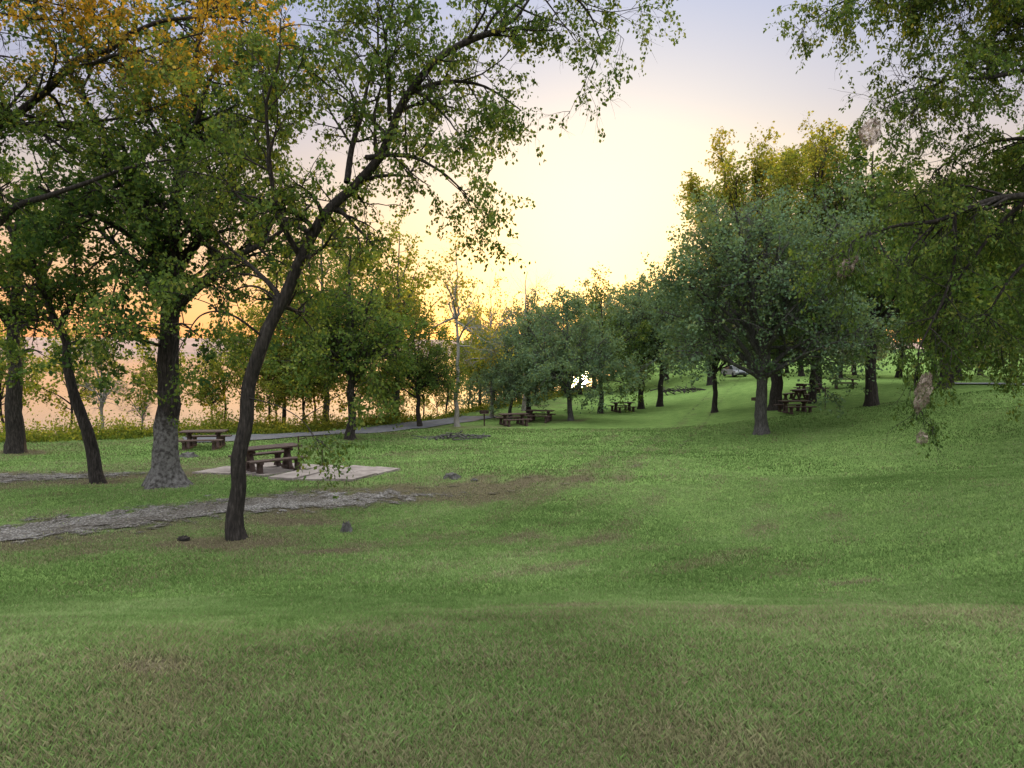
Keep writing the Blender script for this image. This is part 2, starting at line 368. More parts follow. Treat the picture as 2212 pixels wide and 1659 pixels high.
# --- hero trees -------------------------------------------------------------
SP = dict(d1=3.7, l1=1.6, n2=6, l2=.8, n3=6, l3=.45, nl=15, ls=.085, scat=.055, trop1=-.03, trop2=-.08, trop3=-.2, down=.7, wr=.32, flare=.35, thin=.65)
m1 = [([(0, 0, -.3), (0, 0, 0), (.05, 0, 1.6), (.15, .05, 2.75), (.48, .1, 4.0), (.86, .15, 4.85), (1.24, .2, 5.7), (1.67, .3, 6.65), (2.4, .2, 7.4), (3.15, 0, 8.2), (3.5, -.1, 8.95), (4.05, -.2, 9.5), (4.65, -.2, 10.1), (5.4, -.2, 10.25)], .17, .06, .40, .8),
      ([(5.4, -.2, 10.25), (5.7, -.3, 10.8), (6.5, -.2, 11.3), (7.2, 0, 11.0), (7.5, .1, 10.2)], .05, .012, .2, .8),
      ([(5.2, -.2, 10.22), (5.9, .2, 10.9), (6.6, .5, 11.8)], .04, .015, .2, .5),
      ([(3.5, -.1, 9.1), (4.3, .2, 9.5), (5.2, .5, 9.4), (5.9, .6, 9.0)], .06, .012, .25, 1.0),
      ([(2.7, .1, 7.9), (3.5, -.3, 7.9), (4.3, -.6, 7.5), (4.8, -.7, 6.9)], .06, .012, .2, 1.1),
      ([(1.3, .2, 5.9), (.9, -.5, 7.2), (1.0, -.8, 8.6), (1.3, -.8, 10.2)], .06, .015, .25, 1.1),
      ([(2.3, .1, 7.4), (2.3, .6, 8.6), (2.7, .8, 9.8), (2.9, .8, 11.2)], .07, .015, .2, 1.3),
      ([(1.5, .2, 6.4), (.6, .8, 6.9), (-.2, 1.0, 7.2), (-.7, 1.2, 7.9)], .06, .012, .3, 1),
      ([(3.2, 0, 8.6), (3.1, -.5, 9.8), (3.5, -.9, 11.0)], .05, .012, .2, 1.2),
      ([(.6, .1, 4.2), (0, -.4, 4.8), (-.5, -.6, 4.7), (-.8, -.7, 4.1)], .03, .008, .3, .8),
      ([(.9, .1, 5.0), (.3, .5, 5.4), (-.3, .6, 5.2), (-.6, .7, 4.6)], .03, .008, .3, .8),
      ([(.25, 0, 3.0), (.9, -.3, 2.9), (1.5, -.4, 2.6), (1.9, -.5, 2.0)], .015, .005, .45, .45)]
place_tree(tree_meshes(m1, SP, 11, bark, LM_green), -5.67, 15.2, 'slender leaning tree with drooping leafy twigs beside gravel drive', 'leaning_tree')
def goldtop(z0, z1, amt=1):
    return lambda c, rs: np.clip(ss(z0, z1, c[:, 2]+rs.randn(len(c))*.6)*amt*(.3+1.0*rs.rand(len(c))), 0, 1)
SO = dict(d1=2.6, l1=2.1, n2=7, l2=1.1, n3=6, l3=.5, nl=14, ls=.125, scat=.08, flare=1.3, rough=.05, trop1=.03, wr=.4, thin=.65)
m2 = [([(0, 0, -.4), (0, 0, 0), (0, 0, 2.07), (.2, 0, 3.7), (.3, 0, 5.6), (.2, .2, 7.2), (.5, .3, 10), (1.0, .3, 12.5), (1.3, .2, 15)], .37, .05, .36, 1),
      ([(.3, 0, 5.4), (-.2, -.3, 7.3), (-.2, -.5, 8.7), (-.9, -.8, 9.9), (-1.8, -1, 11.4), (-2.2, -1, 13)], .2, .04, .25, 1),
      ([(.3, 0, 5.3), (1.4, -.2, 6.3), (2.3, -.3, 6.9), (3.4, -.3, 7.5), (4.6, -.3, 8.4)], .17, .03, .3, 1),
      ([(.3, .1, 6.2), (1.2, .8, 8.2), (2.2, 1.2, 10.2), (3.2, 1.3, 12.4)], .15, .03, .2, 1),
      ([(.1, 0, 5.5), (-1.3, .9, 6.9), (-2.4, 1.4, 7.9), (-3.4, 1.5, 9.0)], .14, .03, .3, 1),
      ([(-.1, 0, 7.0), (-1.2, -1.6, 8), (-2.2, -2.4, 8.4)], .1, .03, .3, 1),
      ([(.3, 0, 4.8), (.9, -.8, 5.0), (1.5, -1.2, 4.6)], .05, .02, .3, 1.0),
      ([(.2, 0, 4.2), (-.7, -.6, 4.6), (-1.2, -.9, 4.3)], .05, .02, .3, .9),
      ([(.5, .2, 9.8), (1.6, -.9, 11), (2.6, -1.4, 12.6)], .1, .03, .2, 1)]
place_tree(tree_meshes(m2, SO, 21, bark_oak, LM_oak), -10.4, 22.1, 'large oak with flared base and pale lichen on lower bark', 'oak_tree')
m3 = [([(0, 0, -.3), (0, 0, 0), (-.3, 0, 1.55), (-.7, 0, 3), (-1, 0, 4.5), (-1.45, 0, 5.7), (-2, .1, 6.8), (-2.6, .2, 7.8), (-2.9, .2, 9)], .2, .04, .5, 1.1),
      ([(-1.1, 0, 4.8), (-.7, .3, 6), (-.8, .4, 7.4)], .07, .02, .3, 1), ([(-1.5, 0, 5.8), (-2.6, .4, 6.2), (-3.6, .6, 6.0)], .07, .02, .3, 1),
      ([(-.9, 0, 4.0), (-.3, -.3, 4.5), (.4, -.4, 4.3)], .04, .015, .3, .6)]
S3 = dict(SO); S3.update(d1=2.4, l1=1.3, n2=6, l2=.8, flare=.3, nl=12, ls=.11)
place_tree(tree_meshes(m3, S3, 31, bark, LM_green), -12.7, 22.6, 'thin curving dark trunk leaning tree on grass', 'leaning_tree')
m4 = [([(0, 0, -.4), (0, 0, 3), (.1, 0, 6), (.3, 0, 9), (.6, 0, 12)], .4, .08, .4, 1), ([(.1, 0, 5.5), (1.5, -.4, 7.4), (2.6, -.6, 9.6)], .17, .04, .3, 1), ([(.1, 0, 6), (-1.5, -.4, 8), (-3, -.6, 10)], .17, .04, .3, 1), ([(.1, 0, 4.2), (1.0, -.6, 4.8), (1.8, -.9, 4.6)], .08, .03, .3, 1)]
S4 = dict(SO); S4.update(ls=.16, nl=11, d1=2.1, flare=.3)
place_tree(tree_meshes(m4, S4, 41, bark, LM_green), -22.4, 33.2, 'thick straight tree trunk at weedy bank edge', 'shade_tree')
m5 = [([(0, 0, -.4), (.1, 0, 3), (.3, 0, 5.5), (.6, 0, 9), (.9, 0, 13)], .35, .08, .5, .6),
      ([(.25, 0, 4.9), (1.8, -.3, 6.1), (3.45, -.4, 6.8), (4.9, -.5, 7.6), (6.4, -.4, 8.05), (7.6, -.3, 8.3)], .13, .02, .3, .42),
      ([(.4, 0, 7), (2, .3, 8.2), (3.2, .4, 9.1), (4.2, .4, 10.1), (5.4, .4, 10.9), (6.75, .4, 11.5), (8, .4, 11.7), (9.2, .4, 11.5)], .14, .02, .25, 1.1),
      ([(.5, 0, 8), (1.8, -.4, 9.6), (3.2, -.6, 10.9), (4.6, -.8, 12.1), (6.0, -.8, 12.8)], .13, .02, .3, 1.1),
      ([(3.3, .4, 9.2), (4.6, .9, 9.5), (5.8, 1.0, 9.6), (6.8, 1, 9.9)], .06, .015, .3, 1.0),
      ([(5, .4, 10.7), (6.0, -.5, 10.4), (7.2, -.6, 10.6), (8.3, -.5, 10.9)], .05, .015, .2, 1.2)]
S5 = dict(SP); S5.update(ls=.095, nl=14, d1=3.0, l1=1.6, trop1=0, trop2=-.02, trop3=-.05, gold=goldtop(9.7, 11.6, .95), down=.3)  # upper leaves tinted gold by height: autumn colour plus painted low-sun glow
place_tree(tree_meshes(m5, S5, 51, bark, LM_green), -15, 17, 'tall tree with autumn gold and low-sun glow coloured into upper leaves', 'shade_tree')
def W(pts): return [(x-12.5, y-13.5, z+1.5) for x, y, z in pts]
m6 = [([(0, 0, -.5), (0, 0, 3), (-.2, 0, 6), (-.4, 0, 10)], .35, .1, .5, .5),
      (W([(12.3, 13.5, 1.5), (10.6, 13.2, 3.3), (9.0, 13, 3.7), (7.75, 13, 3.3), (6.95, 12.9, 3.05), (5.9, 12.8, 2.85), (5.4, 12.8, 2.4)]), .11, .012, .42, .9),
      (W([(7.7, 13, 3.3), (7.75, 13, 2.4), (7.4, 12.9, 1.5), (7.15, 12.9, .7), (7.0, 12.9, .1)]), .03, .008, .1, .8),
      (W([(12.2, 13.5, 5), (10, 13.2, 7), (8.1, 13, 7.3), (6.4, 13, 7.1), (5.5, 13, 6.8)]), .11, .012, .3, 1.5),
      (W([(12.2, 13.5, 4.8), (10, 13, 5.9), (8.6, 13.2, 5.6), (7.5, 13, 5.6), (6.9, 13, 5.2)]), .09, .012, .3, 1.2),
      (W([(12.2, 13.5, 5.6), (10, 14, 8), (8, 14, 8.6), (6.2, 14, 8.3)]), .09, .012, .3, 1.5),
      (W([(12.2, 13.5, 5.4), (10.6, 14, 6.6), (9.4, 14.2, 6.8), (8.4, 14.2, 6.4)]), .07, .012, .3, 1.6),
      (W([(12.3, 13.5, 3), (10, 14, 4.9), (8.8, 14.2, 4.8), (8.2, 14.4, 4.3)]), .08, .012, .3, 1.5),
      (W([(12.3, 13.5, 2), (10.6, 14, 2.9), (9.4, 14, 2.4), (8.8, 14, 1.5), (8.6, 14, .7)]), .06, .01, .35, 1.2),
      (W([(9.2, 13, 3.7), (8.5, 13.6, 2.8), (8.1, 13.8, 2.0), (7.9, 13.8, 1.3)]), .04, .01, .25, 1.1),
      (W([(12, 14, 3.5), (10.5, 14.5, 4.0), (9.3, 14.6, 3.6), (8.8, 14.6, 3.0)]), .06, .01, .3, 1.8)]
S6 = dict(SP); S6.update(ls=.075, nl=17, d1=4.4, l1=1.05, l2=.6, l3=.36, n3=6, wr=.25, scat=.035, trop1=-.05, trop2=-.1, trop3=-.2, thin=.8)
place_tree(tree_meshes(m6, S6, 61, bark, LM_green), 12.5, 13.5, 'overhanging tree with drooping fine compound leaves and webworm nests', 'shade_tree')

# --- mid distance -----------------------------------------------------------
def rprof(t): return .55+.6*np.sin(np.clip(t, 0, 1)*math.pi)
SM = dict(d1=1.8, l1=2.3, n2=7, l2=1.15, n3=5, l3=.6, nl=10, ls=.17, scat=.12, prof=rprof, wr=.4, thin=.75)
SA = dict(SM); SA.update(d1=2.0, l1=2.8, nl=10, ls=.155, trop1=.0, trop2=-.02, thin=.8)
mA = broad(15, 7.6, 71, 13, .24, .34)
mA[0] = ([(0, 0, -.3), (0, .05, 2), (.1, -.1, 3.7), (.3, .1, 8), (.2, 0, 12)], .36, .05, .24, 1)
mA += [([(0, 0, 3.0), (-2.2, -.6, 4.2), (-4.2, -.8, 4.8), (-5.8, -1, 4.4)], .12, .03, .3, 1.1), ([(0, 0, 3.1), (1.6, -1.8, 4.6), (2.8, -3.2, 5.2), (3.8, -4.4, 5)], .12, .03, .3, 1.1), ([(0, 0, 3.2), (2.4, .6, 4.8), (4.2, .8, 5.4), (5.2, .8, 5)], .12, .03, .3, 1.1), ([(0, 0, 4.2), (-2.4, -1, 7), (-4.6, -1.5, 8.4), (-5.6, -1.5, 8.6)], .12, .03, .3, 1.3), ([(0, 0, 5), (-1.6, -1, 8.5), (-2.6, -1.4, 11), (-3.2, -1.4, 12.4)], .12, .03, .3, 1.2), ([(0, 0, 5), (1.9, -.6, 8.5), (3.2, -.8, 10.8), (3.9, -.8, 12)], .12, .03, .3, 1.2)]
tA = tree_meshes(mA, SA, 72, bark_grey, LM_blue)
place_tree(tA, 13.9, 41, 'broad round-crowned tree with low spreading boughs on lawn', 'shade_tree')
SU = dict(SM); SU.update(a1=.45, trop1=.12, trop2=.1, l1=2.4, ls=.18, nl=9, d1=1.9, thin=.8)
SU['gold'] = goldtop(13, 21, .18)  # leaf colour turns slightly more golden towards the top
mU = [([(0, 0, -.3), (0, 0, 3), (.2, 0, 6), (.3, 0, 11), (0, 0, 16)], .45, .06, .35, 1)]
ru = np.random.RandomState(7)
for i in range(16):
    th = 2*math.pi*(i*.618); rr = 2.0+5.2*ru.rand(); hz = 20.3-rr*rr*.13-1.4*ru.rand(); z0 = 4.5+3*ru.rand(); c, s = math.cos(th), math.sin(th)
    mU.append(([(0, 0, z0), (c*rr*.5, s*rr*.5, z0+(hz-z0)*.38), (c*rr*.85, s*rr*.85, z0+(hz-z0)*.72), (c*rr, s*rr, hz)], .2, .03, .25, 1))
tU = tree_meshes(mU, SU, 82, bark, LM_warm)
place_tree(tU, 18.6, 52, 'tall tree with upright boughs and thin leaves more golden towards the top', 'shade_tree')
V1 = tree_meshes(broad(12, 5.2, 91, 8, .28, .26, 0, 2), SM, 92, bark, LM_green)
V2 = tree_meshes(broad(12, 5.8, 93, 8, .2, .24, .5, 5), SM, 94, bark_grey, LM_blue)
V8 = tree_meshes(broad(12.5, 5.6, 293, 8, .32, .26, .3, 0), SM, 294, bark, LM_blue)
V9 = tree_meshes(broad(12.5, 6.4, 393, 10, .26, .26, .3, 3), SM, 394, bark, LM_green)
SW = dict(SM); SW.update(nl=9, keep=.85, d1=1.6, thin=.75, ls=.17)
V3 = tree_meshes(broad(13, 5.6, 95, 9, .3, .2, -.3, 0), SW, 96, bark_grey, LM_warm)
SS_ = dict(SM); SS_.update(d1=1.9, l1=1.4, n2=5, l2=.7, l3=.45, nl=9, ls=.14, scat=.1, thin=.8)
V4 = tree_meshes(broad(6.5, 2.5, 97, 5, .35, .08, .2), SS_, 98, bark, LM_warm)
V5 = tree_meshes(broad(6.0, 2.3, 197, 5, .4, .08, -.3), SS_, 198, bark, LM_warm)
SB = dict(SM); SB.update(nl=0, d1=1.6, l1=1.6, a1=.6)
V6 = tree_meshes(broad(9, 3, 99, 5, .35, .14), SB, 100, bark_pale, None)
SPb = dict(SM); SPb.update(nl=4, keep=.5, d1=1.4, l1=1.9, a1=.7)
SPb['gold'] = lambda c, rs: rs.rand(len(c))*.35
V7 = tree_meshes(broad(12, 3.8, 101, 6, .45, .16), SPb, 102, bark_pale, LM_warm)
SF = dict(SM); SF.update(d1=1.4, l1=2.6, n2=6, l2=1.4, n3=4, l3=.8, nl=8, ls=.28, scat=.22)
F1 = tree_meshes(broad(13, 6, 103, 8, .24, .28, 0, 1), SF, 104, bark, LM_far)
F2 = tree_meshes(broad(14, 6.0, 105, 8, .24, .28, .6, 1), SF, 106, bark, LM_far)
rs = np.random.RandomState(3)
P_ = place_tree
P_(V1, -8.7, 40, 'dark leafy tree with rounded crown on lawn by road', 'shade_tree', .4, .95)
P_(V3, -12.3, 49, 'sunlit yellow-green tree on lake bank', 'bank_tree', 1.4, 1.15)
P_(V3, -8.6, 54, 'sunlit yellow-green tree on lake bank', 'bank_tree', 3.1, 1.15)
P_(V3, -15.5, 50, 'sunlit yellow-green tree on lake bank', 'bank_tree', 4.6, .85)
P_(V1, -6.3, 50, 'leaning dark tree beside park road', 'shade_tree', 2.2, .66, tilt=-.05)
P_(V7, -3.7, 50, 'slim pale-trunked tree with sparse thin leaves', 'sparse_tree', .5, 1.05)
P_(V6, 1.2, 66, 'bare leafless tree with pale branches', 'bare_tree', 1, 1.5)
P_(V7, -1.6, 58, 'slim pale-trunked tree with sparse thin leaves', 'sparse_tree', 2.5, .9)
P_(V3, -3.2, 70, 'sunlit yellow-green tree on lake bank', 'bank_tree', 2.6, .9)
P_(V2, -.2, 55.5, 'dark trunked tree shading picnic tables', 'shade_tree', .9, .6)
P_(V8, 1.4, 60, 'dark trunked tree shading picnic tables', 'shade_tree', 3.9, .82)
P_(V2, 4.3, 54, 'low bushy tree with wide dense crown', 'shade_tree', 2, .84)
P_(V1, 7.6, 63, 'low bushy tree with wide dense crown', 'shade_tree', 5, .88)
P_(V8, 11.6, 66, 'dark trunked shade tree in a grove', 'shade_tree', 3.3, 1.0)
P_(V8, 13.6, 68, 'dark trunked shade tree in a grove', 'shade_tree', .3, 1.05)
P_(V8, 15.4, 56, 'tree with grey trunk behind picnic tables', 'shade_tree', 4.3, .82)
P_(V8, 21.8, 53.5, 'tree with dark trunk beside picnic table', 'shade_tree', 1.1, .95)
P_(V9, 23.2, 47.5, 'massive dark-trunked tree on grassy slope', 'shade_tree', 1.9, 1.4)
P_(V8, 31.5, 54, 'dense tree on grassy slope', 'shade_tree', .2, 1.3)
P_(V9, 35.5, 60, 'dense tree on grassy slope', 'shade_tree', 4.2, 1.2)
P_(V9, 24.4, 31, 'dense green tree on grassy slope', 'shade_tree', 3.6, 1.05)
P_(V9, 19.8, 23.5, 'dense green tree on grassy slope', 'shade_tree', 5.6, 1.15)
P_(V8, 26.5, 64, 'dark trunked shade tree in a grove', 'shade_tree', .6, 1.15)
P_(V6, -24.2, 43.5, 'dead bleached leafless tree on lake bank', 'bare_tree', .4, .85)
P_(V6, -22.6, 45, 'dead bleached leafless tree on lake bank', 'bare_tree', 2.4, .6)
far = [(3, 92), (-1.5, 86), (9, 98), (14.5, 92), (18.5, 104), (25, 88), (24, 110), (36, 120), (42, 110), (38, 96), (48, 98), (54, 90), (48, 80), (58, 76), (56, 66), (66, 62), (20, 122), (12, 112), (28, 132), (42, 132), (52, 114), (64, 98), (72, 84), (6, 82), (38, 82), (52, 60), (72, 54), (14, 124), (4, 104), (34, 134), (22, 134), (45, 72), (50, 68), (46, 88), (60, 84), (33, 106)]
for i, (x, y) in enumerate(far):
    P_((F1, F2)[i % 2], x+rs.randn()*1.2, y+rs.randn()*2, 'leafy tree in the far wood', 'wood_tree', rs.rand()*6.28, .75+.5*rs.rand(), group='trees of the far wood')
sh = [(-33, 43), (-31, 42), (-29, 42), (-20, 43.5), (-18.3, 45), (-16.6, 46.2), (-15.6, 49), (-14.2, 47.3), (-13.2, 50), (-12.2, 49), (-10.8, 54), (-9.6, 53), (-8.2, 56), (-7.3, 59), (-5.4, 60.5), (-4.4, 64), (-2.8, 66), (-1.6, 70), (-26.5, 43.5), (-.2, 76), (2.5, 74), (-9.2, 57.5), (-15, 45.6), (-17.6, 47), (-11.4, 51), (-21.5, 44), (-6.4, 62), (-13.7, 48.2)]
for i, (x, y) in enumerate(sh):
    P_((V4, V5, V4)[i % 3], x+rs.randn()*.3, y+rs.randn()*.4, 'young slender tree on lake bank', 'young_tree', rs.rand()*6.28, .75+.55*rs.rand(), group='young trees along the lake bank')

# ------------------------------------------------------------ ground mesh
gx = axis([(-3000, -400, 200), (-400, -80, 20), (-80, -28, 2), (-28, 28, .25), (28, 80, 2), (80, 400, 20), (400, 3001, 200)])
gy = axis([(-60, 0, 4), (0, 46, .25), (46, 80, .8), (80, 240, 5), (240, 600, 40), (600, 3001, 240)])
GX, GY = np.meshgrid(gx, gy); nx, ny = len(gx), len(gy)
co = np.stack([GX.ravel(), GY.ravel(), terr(GX.ravel(), GY.ravel())], 1)
ii = (np.arange(ny-1)[:, None]*nx+np.arange(nx-1)[None, :]).ravel()
fc = np.stack([ii, ii+1, ii+1+nx, ii+nx], 1)
obj('ground', mesh_np('ground', co, fc, ground_mat(), True, {'dry': dryness(co[:, 0], co[:, 1])}), kind='structure')

def water_mat():
    m, nt, N, L = newmat('lake_water')
    tc = N.new('ShaderNodeTexCoord'); mp = N.new('ShaderNodeMapping'); mp.inputs['Scale'].default_value = (.5, 1.2, 1); L.new(tc.outputs['Object'], mp.inputs[0])
    n = noise(N, L, .8, 4, mp.outputs[0])
    p = N.new('ShaderNodeBsdfPrincipled'); p.inputs['Base Color'].default_value = (.09, .085, .09, 1); p.inputs['Roughness'].default_value = .1; p.inputs['IOR'].default_value = 1.45
    b = N.new('ShaderNodeBump'); b.inputs['Strength'].default_value = .15; b.inputs['Distance'].default_value = .1; L.new(n.outputs[0], b.inputs['Height']); L.new(b.outputs[0], p.inputs['Normal'])
    o = N.new('ShaderNodeOutputMaterial'); L.new(p.outputs[0], o.inputs[0]); return m
wv = np.array([(-3000, 15, LAKE_Z), (60, 15, LAKE_Z), (600, 2900, LAKE_Z), (-3000, 2900, LAKE_Z)], float)
obj('lake_water', mesh_np('lake_water', wv, np.array([[0, 1, 2, 3]]), water_mat()), kind='structure')
hx = np.linspace(-2600, 1400, 260); rows = []
for k, (yy, hh) in enumerate(((880, 0), (900, .55), (930, .8), (1100, 1), (1500, .7))):
    top = (11+9*vnoise(hx, hx*0, 260, 7)+3*vnoise(hx, hx*0, 40, 8)+1.6*vnoise(hx, hx*0+k*7, 9, 9))
    rows.append(np.stack([hx, yy+hx*0, LAKE_Z-1+hh*top], 1))
co = np.concatenate(rows); n = len(hx); ii = (np.arange(4)[:, None]*n+np.arange(n-1)[None, :]).ravel()
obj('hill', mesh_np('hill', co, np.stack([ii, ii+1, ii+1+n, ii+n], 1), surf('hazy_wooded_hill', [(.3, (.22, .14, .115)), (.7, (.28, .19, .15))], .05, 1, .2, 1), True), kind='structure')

def ribbon(name, pl, hw, mat, lift, off=0, nacross=8, wob=.25, step=.35):
    p3, l = resample([(x, y, 0) for x, y in pl], 2000, rs); nn = max(int(l/step), 20)
    p3 = p3[np.linspace(0, 1999, nn).astype(int)]; T = norm(np.gradient(p3, axis=0)); Nn = np.stack([-T[:, 1], T[:, 0], T[:, 2]*0], 1)
    u = np.linspace(-1, 1, nacross+1); s = np.arange(nn)*l/nn
    wl = hw*(1+wob*(vnoise(s, s*0, 1.5, 11)-.5)*2); wr = hw*(1+wob*(vnoise(s, s*0+9, 1.5, 12)-.5)*2)
    X = p3[:, None, :]+Nn[:, None, :]*(off+np.where(u > 0, u*wl[:, None], u*wr[:, None]))[..., None]
    x = X[..., 0].ravel(); y = X[..., 1].ravel(); co = np.stack([x, y, terr(x, y)+lift], 1)
    m = nacross+1; ii = (np.arange(nn-1)[:, None]*m+np.arange(nacross)[None, :]).ravel()
    tail = ss(7, 0, np.minimum(l-s, 99))
    edge = np.clip(np.abs(u)[None, :]+tail[:, None], 0, 2)
    return obj(name, mesh_np(name, co, np.stack([ii, ii+m, ii+m+1, ii+1], 1), mat, True, {'edge': edge.ravel()}), kind='structure')
GR = [(.34, (.045, .036, .028)), (.48, (.14, .125, .11)), (.60, (.28, .265, .255))]
gravel = path_mat('gravel', .42, GR); dirt = path_mat('worn_dirt', -.55, [(.3, (.06, .055, .035)), (.5, (.13, .115, .08)), (.7, (.21, .19, .14))])
gravel2 = path_mat('gravel_thin', .2, GR)
ribbon('gravel_path', PATH1, 2.1, gravel, .03)
ribbon('gravel_path', PATH2, 2.6, gravel2, .03)
ribbon('dirt_track', TRACK, .8, dirt, .03, .95, 4)
ribbon('dirt_track', TRACK, .8, dirt, .036, -.95, 4)
ribbon('road', ROAD, 1.7, asphalt, .05, 0, 8, .04)
ribbon('road', ROAD2, 2.6, asphalt, .10, 0, 8, .03, 1.0)

def slab(name, q, nx_, ny_, seed):
    r = np.random.RandomState(seed); mb = MB(); q = [np.array(p, float) for p in q]
    def bi(u, v): return (q[0]*(1-u)+q[1]*u)*(1-v)+(q[3]*(1-u)+q[2]*u)*v
    for i in range(nx_):
        for j in range(ny_):
            g = .012; us = (i/nx_+g, (i+1)/nx_-g); vs = (j/ny_+g, (j+1)/ny_-g); jit = r.randn()*.01
            cs = [bi(us[0], vs[0]), bi(us[1], vs[0]), bi(us[1], vs[1]), bi(us[0], vs[1])]
            zs = [tz(*c)+.06+jit for c in cs]; zm = [max(z, sum(zs)/4-.02) for z in zs]
            b = len(mb.v)
            for c, z in zip(cs, zm): mb.v.append(Vector((c[0]+r.randn()*.03, c[1]+r.randn()*.03, z-.25)))
            for c, z in zip(cs, zm): mb.v.append(Vector((c[0]+r.randn()*.03, c[1]+r.randn()*.03, z)))
            for f in ((3, 2, 1, 0), (4, 5, 6, 7), (0, 1, 5, 4), (1, 2, 6, 5), (2, 3, 7, 6), (3, 0, 4, 7)): mb.f.append([b+k for k in f])
    return obj(name, mb.mesh(name, concrete), kind='structure')
slab('pavement', SLAB1, 3, 2, 1); slab('pavement', SLAB2, 2, 2, 2)

# ------------------------------------------------------------ grass blades
def in_dirt(x, y):
    m = (pl_dist(x, y, PATH1) < 1.25+1.0*(vnoise(x, y, .5, 31)-.5)) & (x < -3) | (pl_dist(x, y, PATH2) < 1.2+.9*(vnoise(x, y, .5, 31)-.5))
    m2 = (pl_dist(x, y, ROAD) < 1.7) | in_quad(x, y, SLAB1, .0) | in_quad(x, y, SLAB2, .0)
    return m, m2
def grass_mat():
    m, nt, N, L = newmat('grass_blades')
    g = ramp(N, [(0, (.075, .128, .036)), (.5, (.145, .228, .07)), (1, (.26, .34, .135))]); L.new(attr(N, 'tint').outputs['Fac'], g.inputs[0])
    dcol = ramp(N, [(0, (.12, .10, .055)), (1, (.29, .26, .155))]); L.new(attr(N, 'tint').outputs['Fac'], dcol.inputs[0])
    c = mixc(N, L, attr(N, 'dryb').outputs['Fac'], g.outputs[0], dcol.outputs[0])
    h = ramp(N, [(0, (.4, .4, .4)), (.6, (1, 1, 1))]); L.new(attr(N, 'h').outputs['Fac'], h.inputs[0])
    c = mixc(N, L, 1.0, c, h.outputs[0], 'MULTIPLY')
    d = N.new('ShaderNodeBsdfDiffuse'); t = N.new('ShaderNodeBsdfTranslucent'); L.new(c, d.inputs[0]); L.new(c, t.inputs[0])
    mx = N.new('ShaderNodeMixShader'); mx.inputs[0].default_value = .3; L.new(d.outputs[0], mx.inputs[1]); L.new(t.outputs[0], mx.inputs[2])
    o = N.new('ShaderNodeOutputMaterial'); L.new(mx.outputs[0], o.inputs[0]); return m
def blades(d0, d1, num, hgt, wid, seed, power=1.0):
    r = np.random.RandomState(seed)
    u = r.rand(num); d = (d0**power+u*(d1**power-d0**power))**(1/power)
    ang = (r.rand(num)*2-1)*rad(41); x = d*np.tan(ang)*1.0; y = d
    x = x+r.randn(num)*.02
    a, b = in_dirt(x, y); kk = ~b & ~(a & (r.rand(num) > .12))
    dr = dryness(x, y); cl = vnoise(x, y, .31, 21)*.4+vnoise(x, y, .13, 22)*.35+vnoise(x, y, .9, 25)*.25
    kk &= r.rand(num) < np.clip(1.5-dr*1.1, .08, 1)*(.5+.7*cl)
    x, y, d, dr, cl = x[kk], y[kk], d[kk], dr[kk], cl[kk]; K = len(x); z = terr(x, y)-.005
    H = hgt(d)*(.45+.9*r.rand(K))*(.6+.8*cl); Wd = wid(d)*(.7+.6*r.rand(K))
    th = r.rand(K)*2*math.pi; lean = (.1+.7*r.rand(K))*H; dx, dy = np.cos(th)*lean, np.sin(th)*lean
    th2 = r.rand(K)*2*math.pi; wx, wy = np.cos(th2)*Wd/2, np.sin(th2)*Wd/2
    v = np.stack([np.stack([x-wx, y-wy, z], 1), np.stack([x+wx, y+wy, z], 1),
                  np.stack([x+wx*.8+dx*.35, y+wy*.8+dy*.35, z+H*.6], 1), np.stack([x+dx, y+dy, z+H*.95], 1)], 1).reshape(-1, 3)
    f = np.arange(K*4).reshape(K, 4)
    dryb = (r.rand(K) < np.clip(dr*.95+.04, 0, 1)).astype(float)*(.6+.4*r.rand(K))
    tint = np.clip(.55*cl+.42*r.rand(K)+.7*(vnoise(x, y, 2.5, 23)-.5)+.2*(vnoise(x, y, .5, 24)-.5), 0, 1)
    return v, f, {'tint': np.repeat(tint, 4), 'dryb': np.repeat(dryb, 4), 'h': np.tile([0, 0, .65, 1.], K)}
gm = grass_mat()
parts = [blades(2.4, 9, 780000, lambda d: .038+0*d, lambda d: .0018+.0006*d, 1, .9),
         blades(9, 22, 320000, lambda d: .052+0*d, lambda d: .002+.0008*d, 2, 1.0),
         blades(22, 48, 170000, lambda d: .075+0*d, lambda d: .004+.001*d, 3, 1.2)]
off = 0; V = []; F = []; A = {'tint': [], 'dryb': [], 'h': []}
for v, f, a in parts:
    V.append(v); F.append(f+off); off += len(v)
    for k in A: A[k].append(a[k])
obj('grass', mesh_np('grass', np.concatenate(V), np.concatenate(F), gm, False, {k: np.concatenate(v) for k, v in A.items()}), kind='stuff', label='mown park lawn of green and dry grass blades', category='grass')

# undergrowth along the bank
r = np.random.RandomState(9); V = []; F = []; T = []; off = 0
cx = np.concatenate([-46+58*r.rand(400), -34+26*r.rand(230)]); e = r.rand(630)*6-1.6
cy = np.interp(cx, EX, EY)+e
for X, Y in zip(cx, cy):
    if abs(pl_dist(np.array([X]), np.array([Y]), ROAD)[0]) < 2.4: continue
    R_ = .5+.9*r.rand(); Hh = (.5+1.3*r.rand()**1.5); K = 230
    p = r.randn(K, 3)*np.array([R_*.5, R_*.5, Hh*.3])+np.array([X, Y, 0]); p[:, 2] = np.abs(p[:, 2])*1.2*(.5+vnoise(p[:, 0], p[:, 1], .5, 3))+terr(p[:, 0], p[:, 1])
    v, f = leaves(p, .14, r, -.3, .3); V.append(v); F.append(f+off); off += len(v); T.append(np.repeat(np.clip(r.rand()*.5+r.rand(K)*.5, 0, 1), 4))
T = np.concatenate(T)
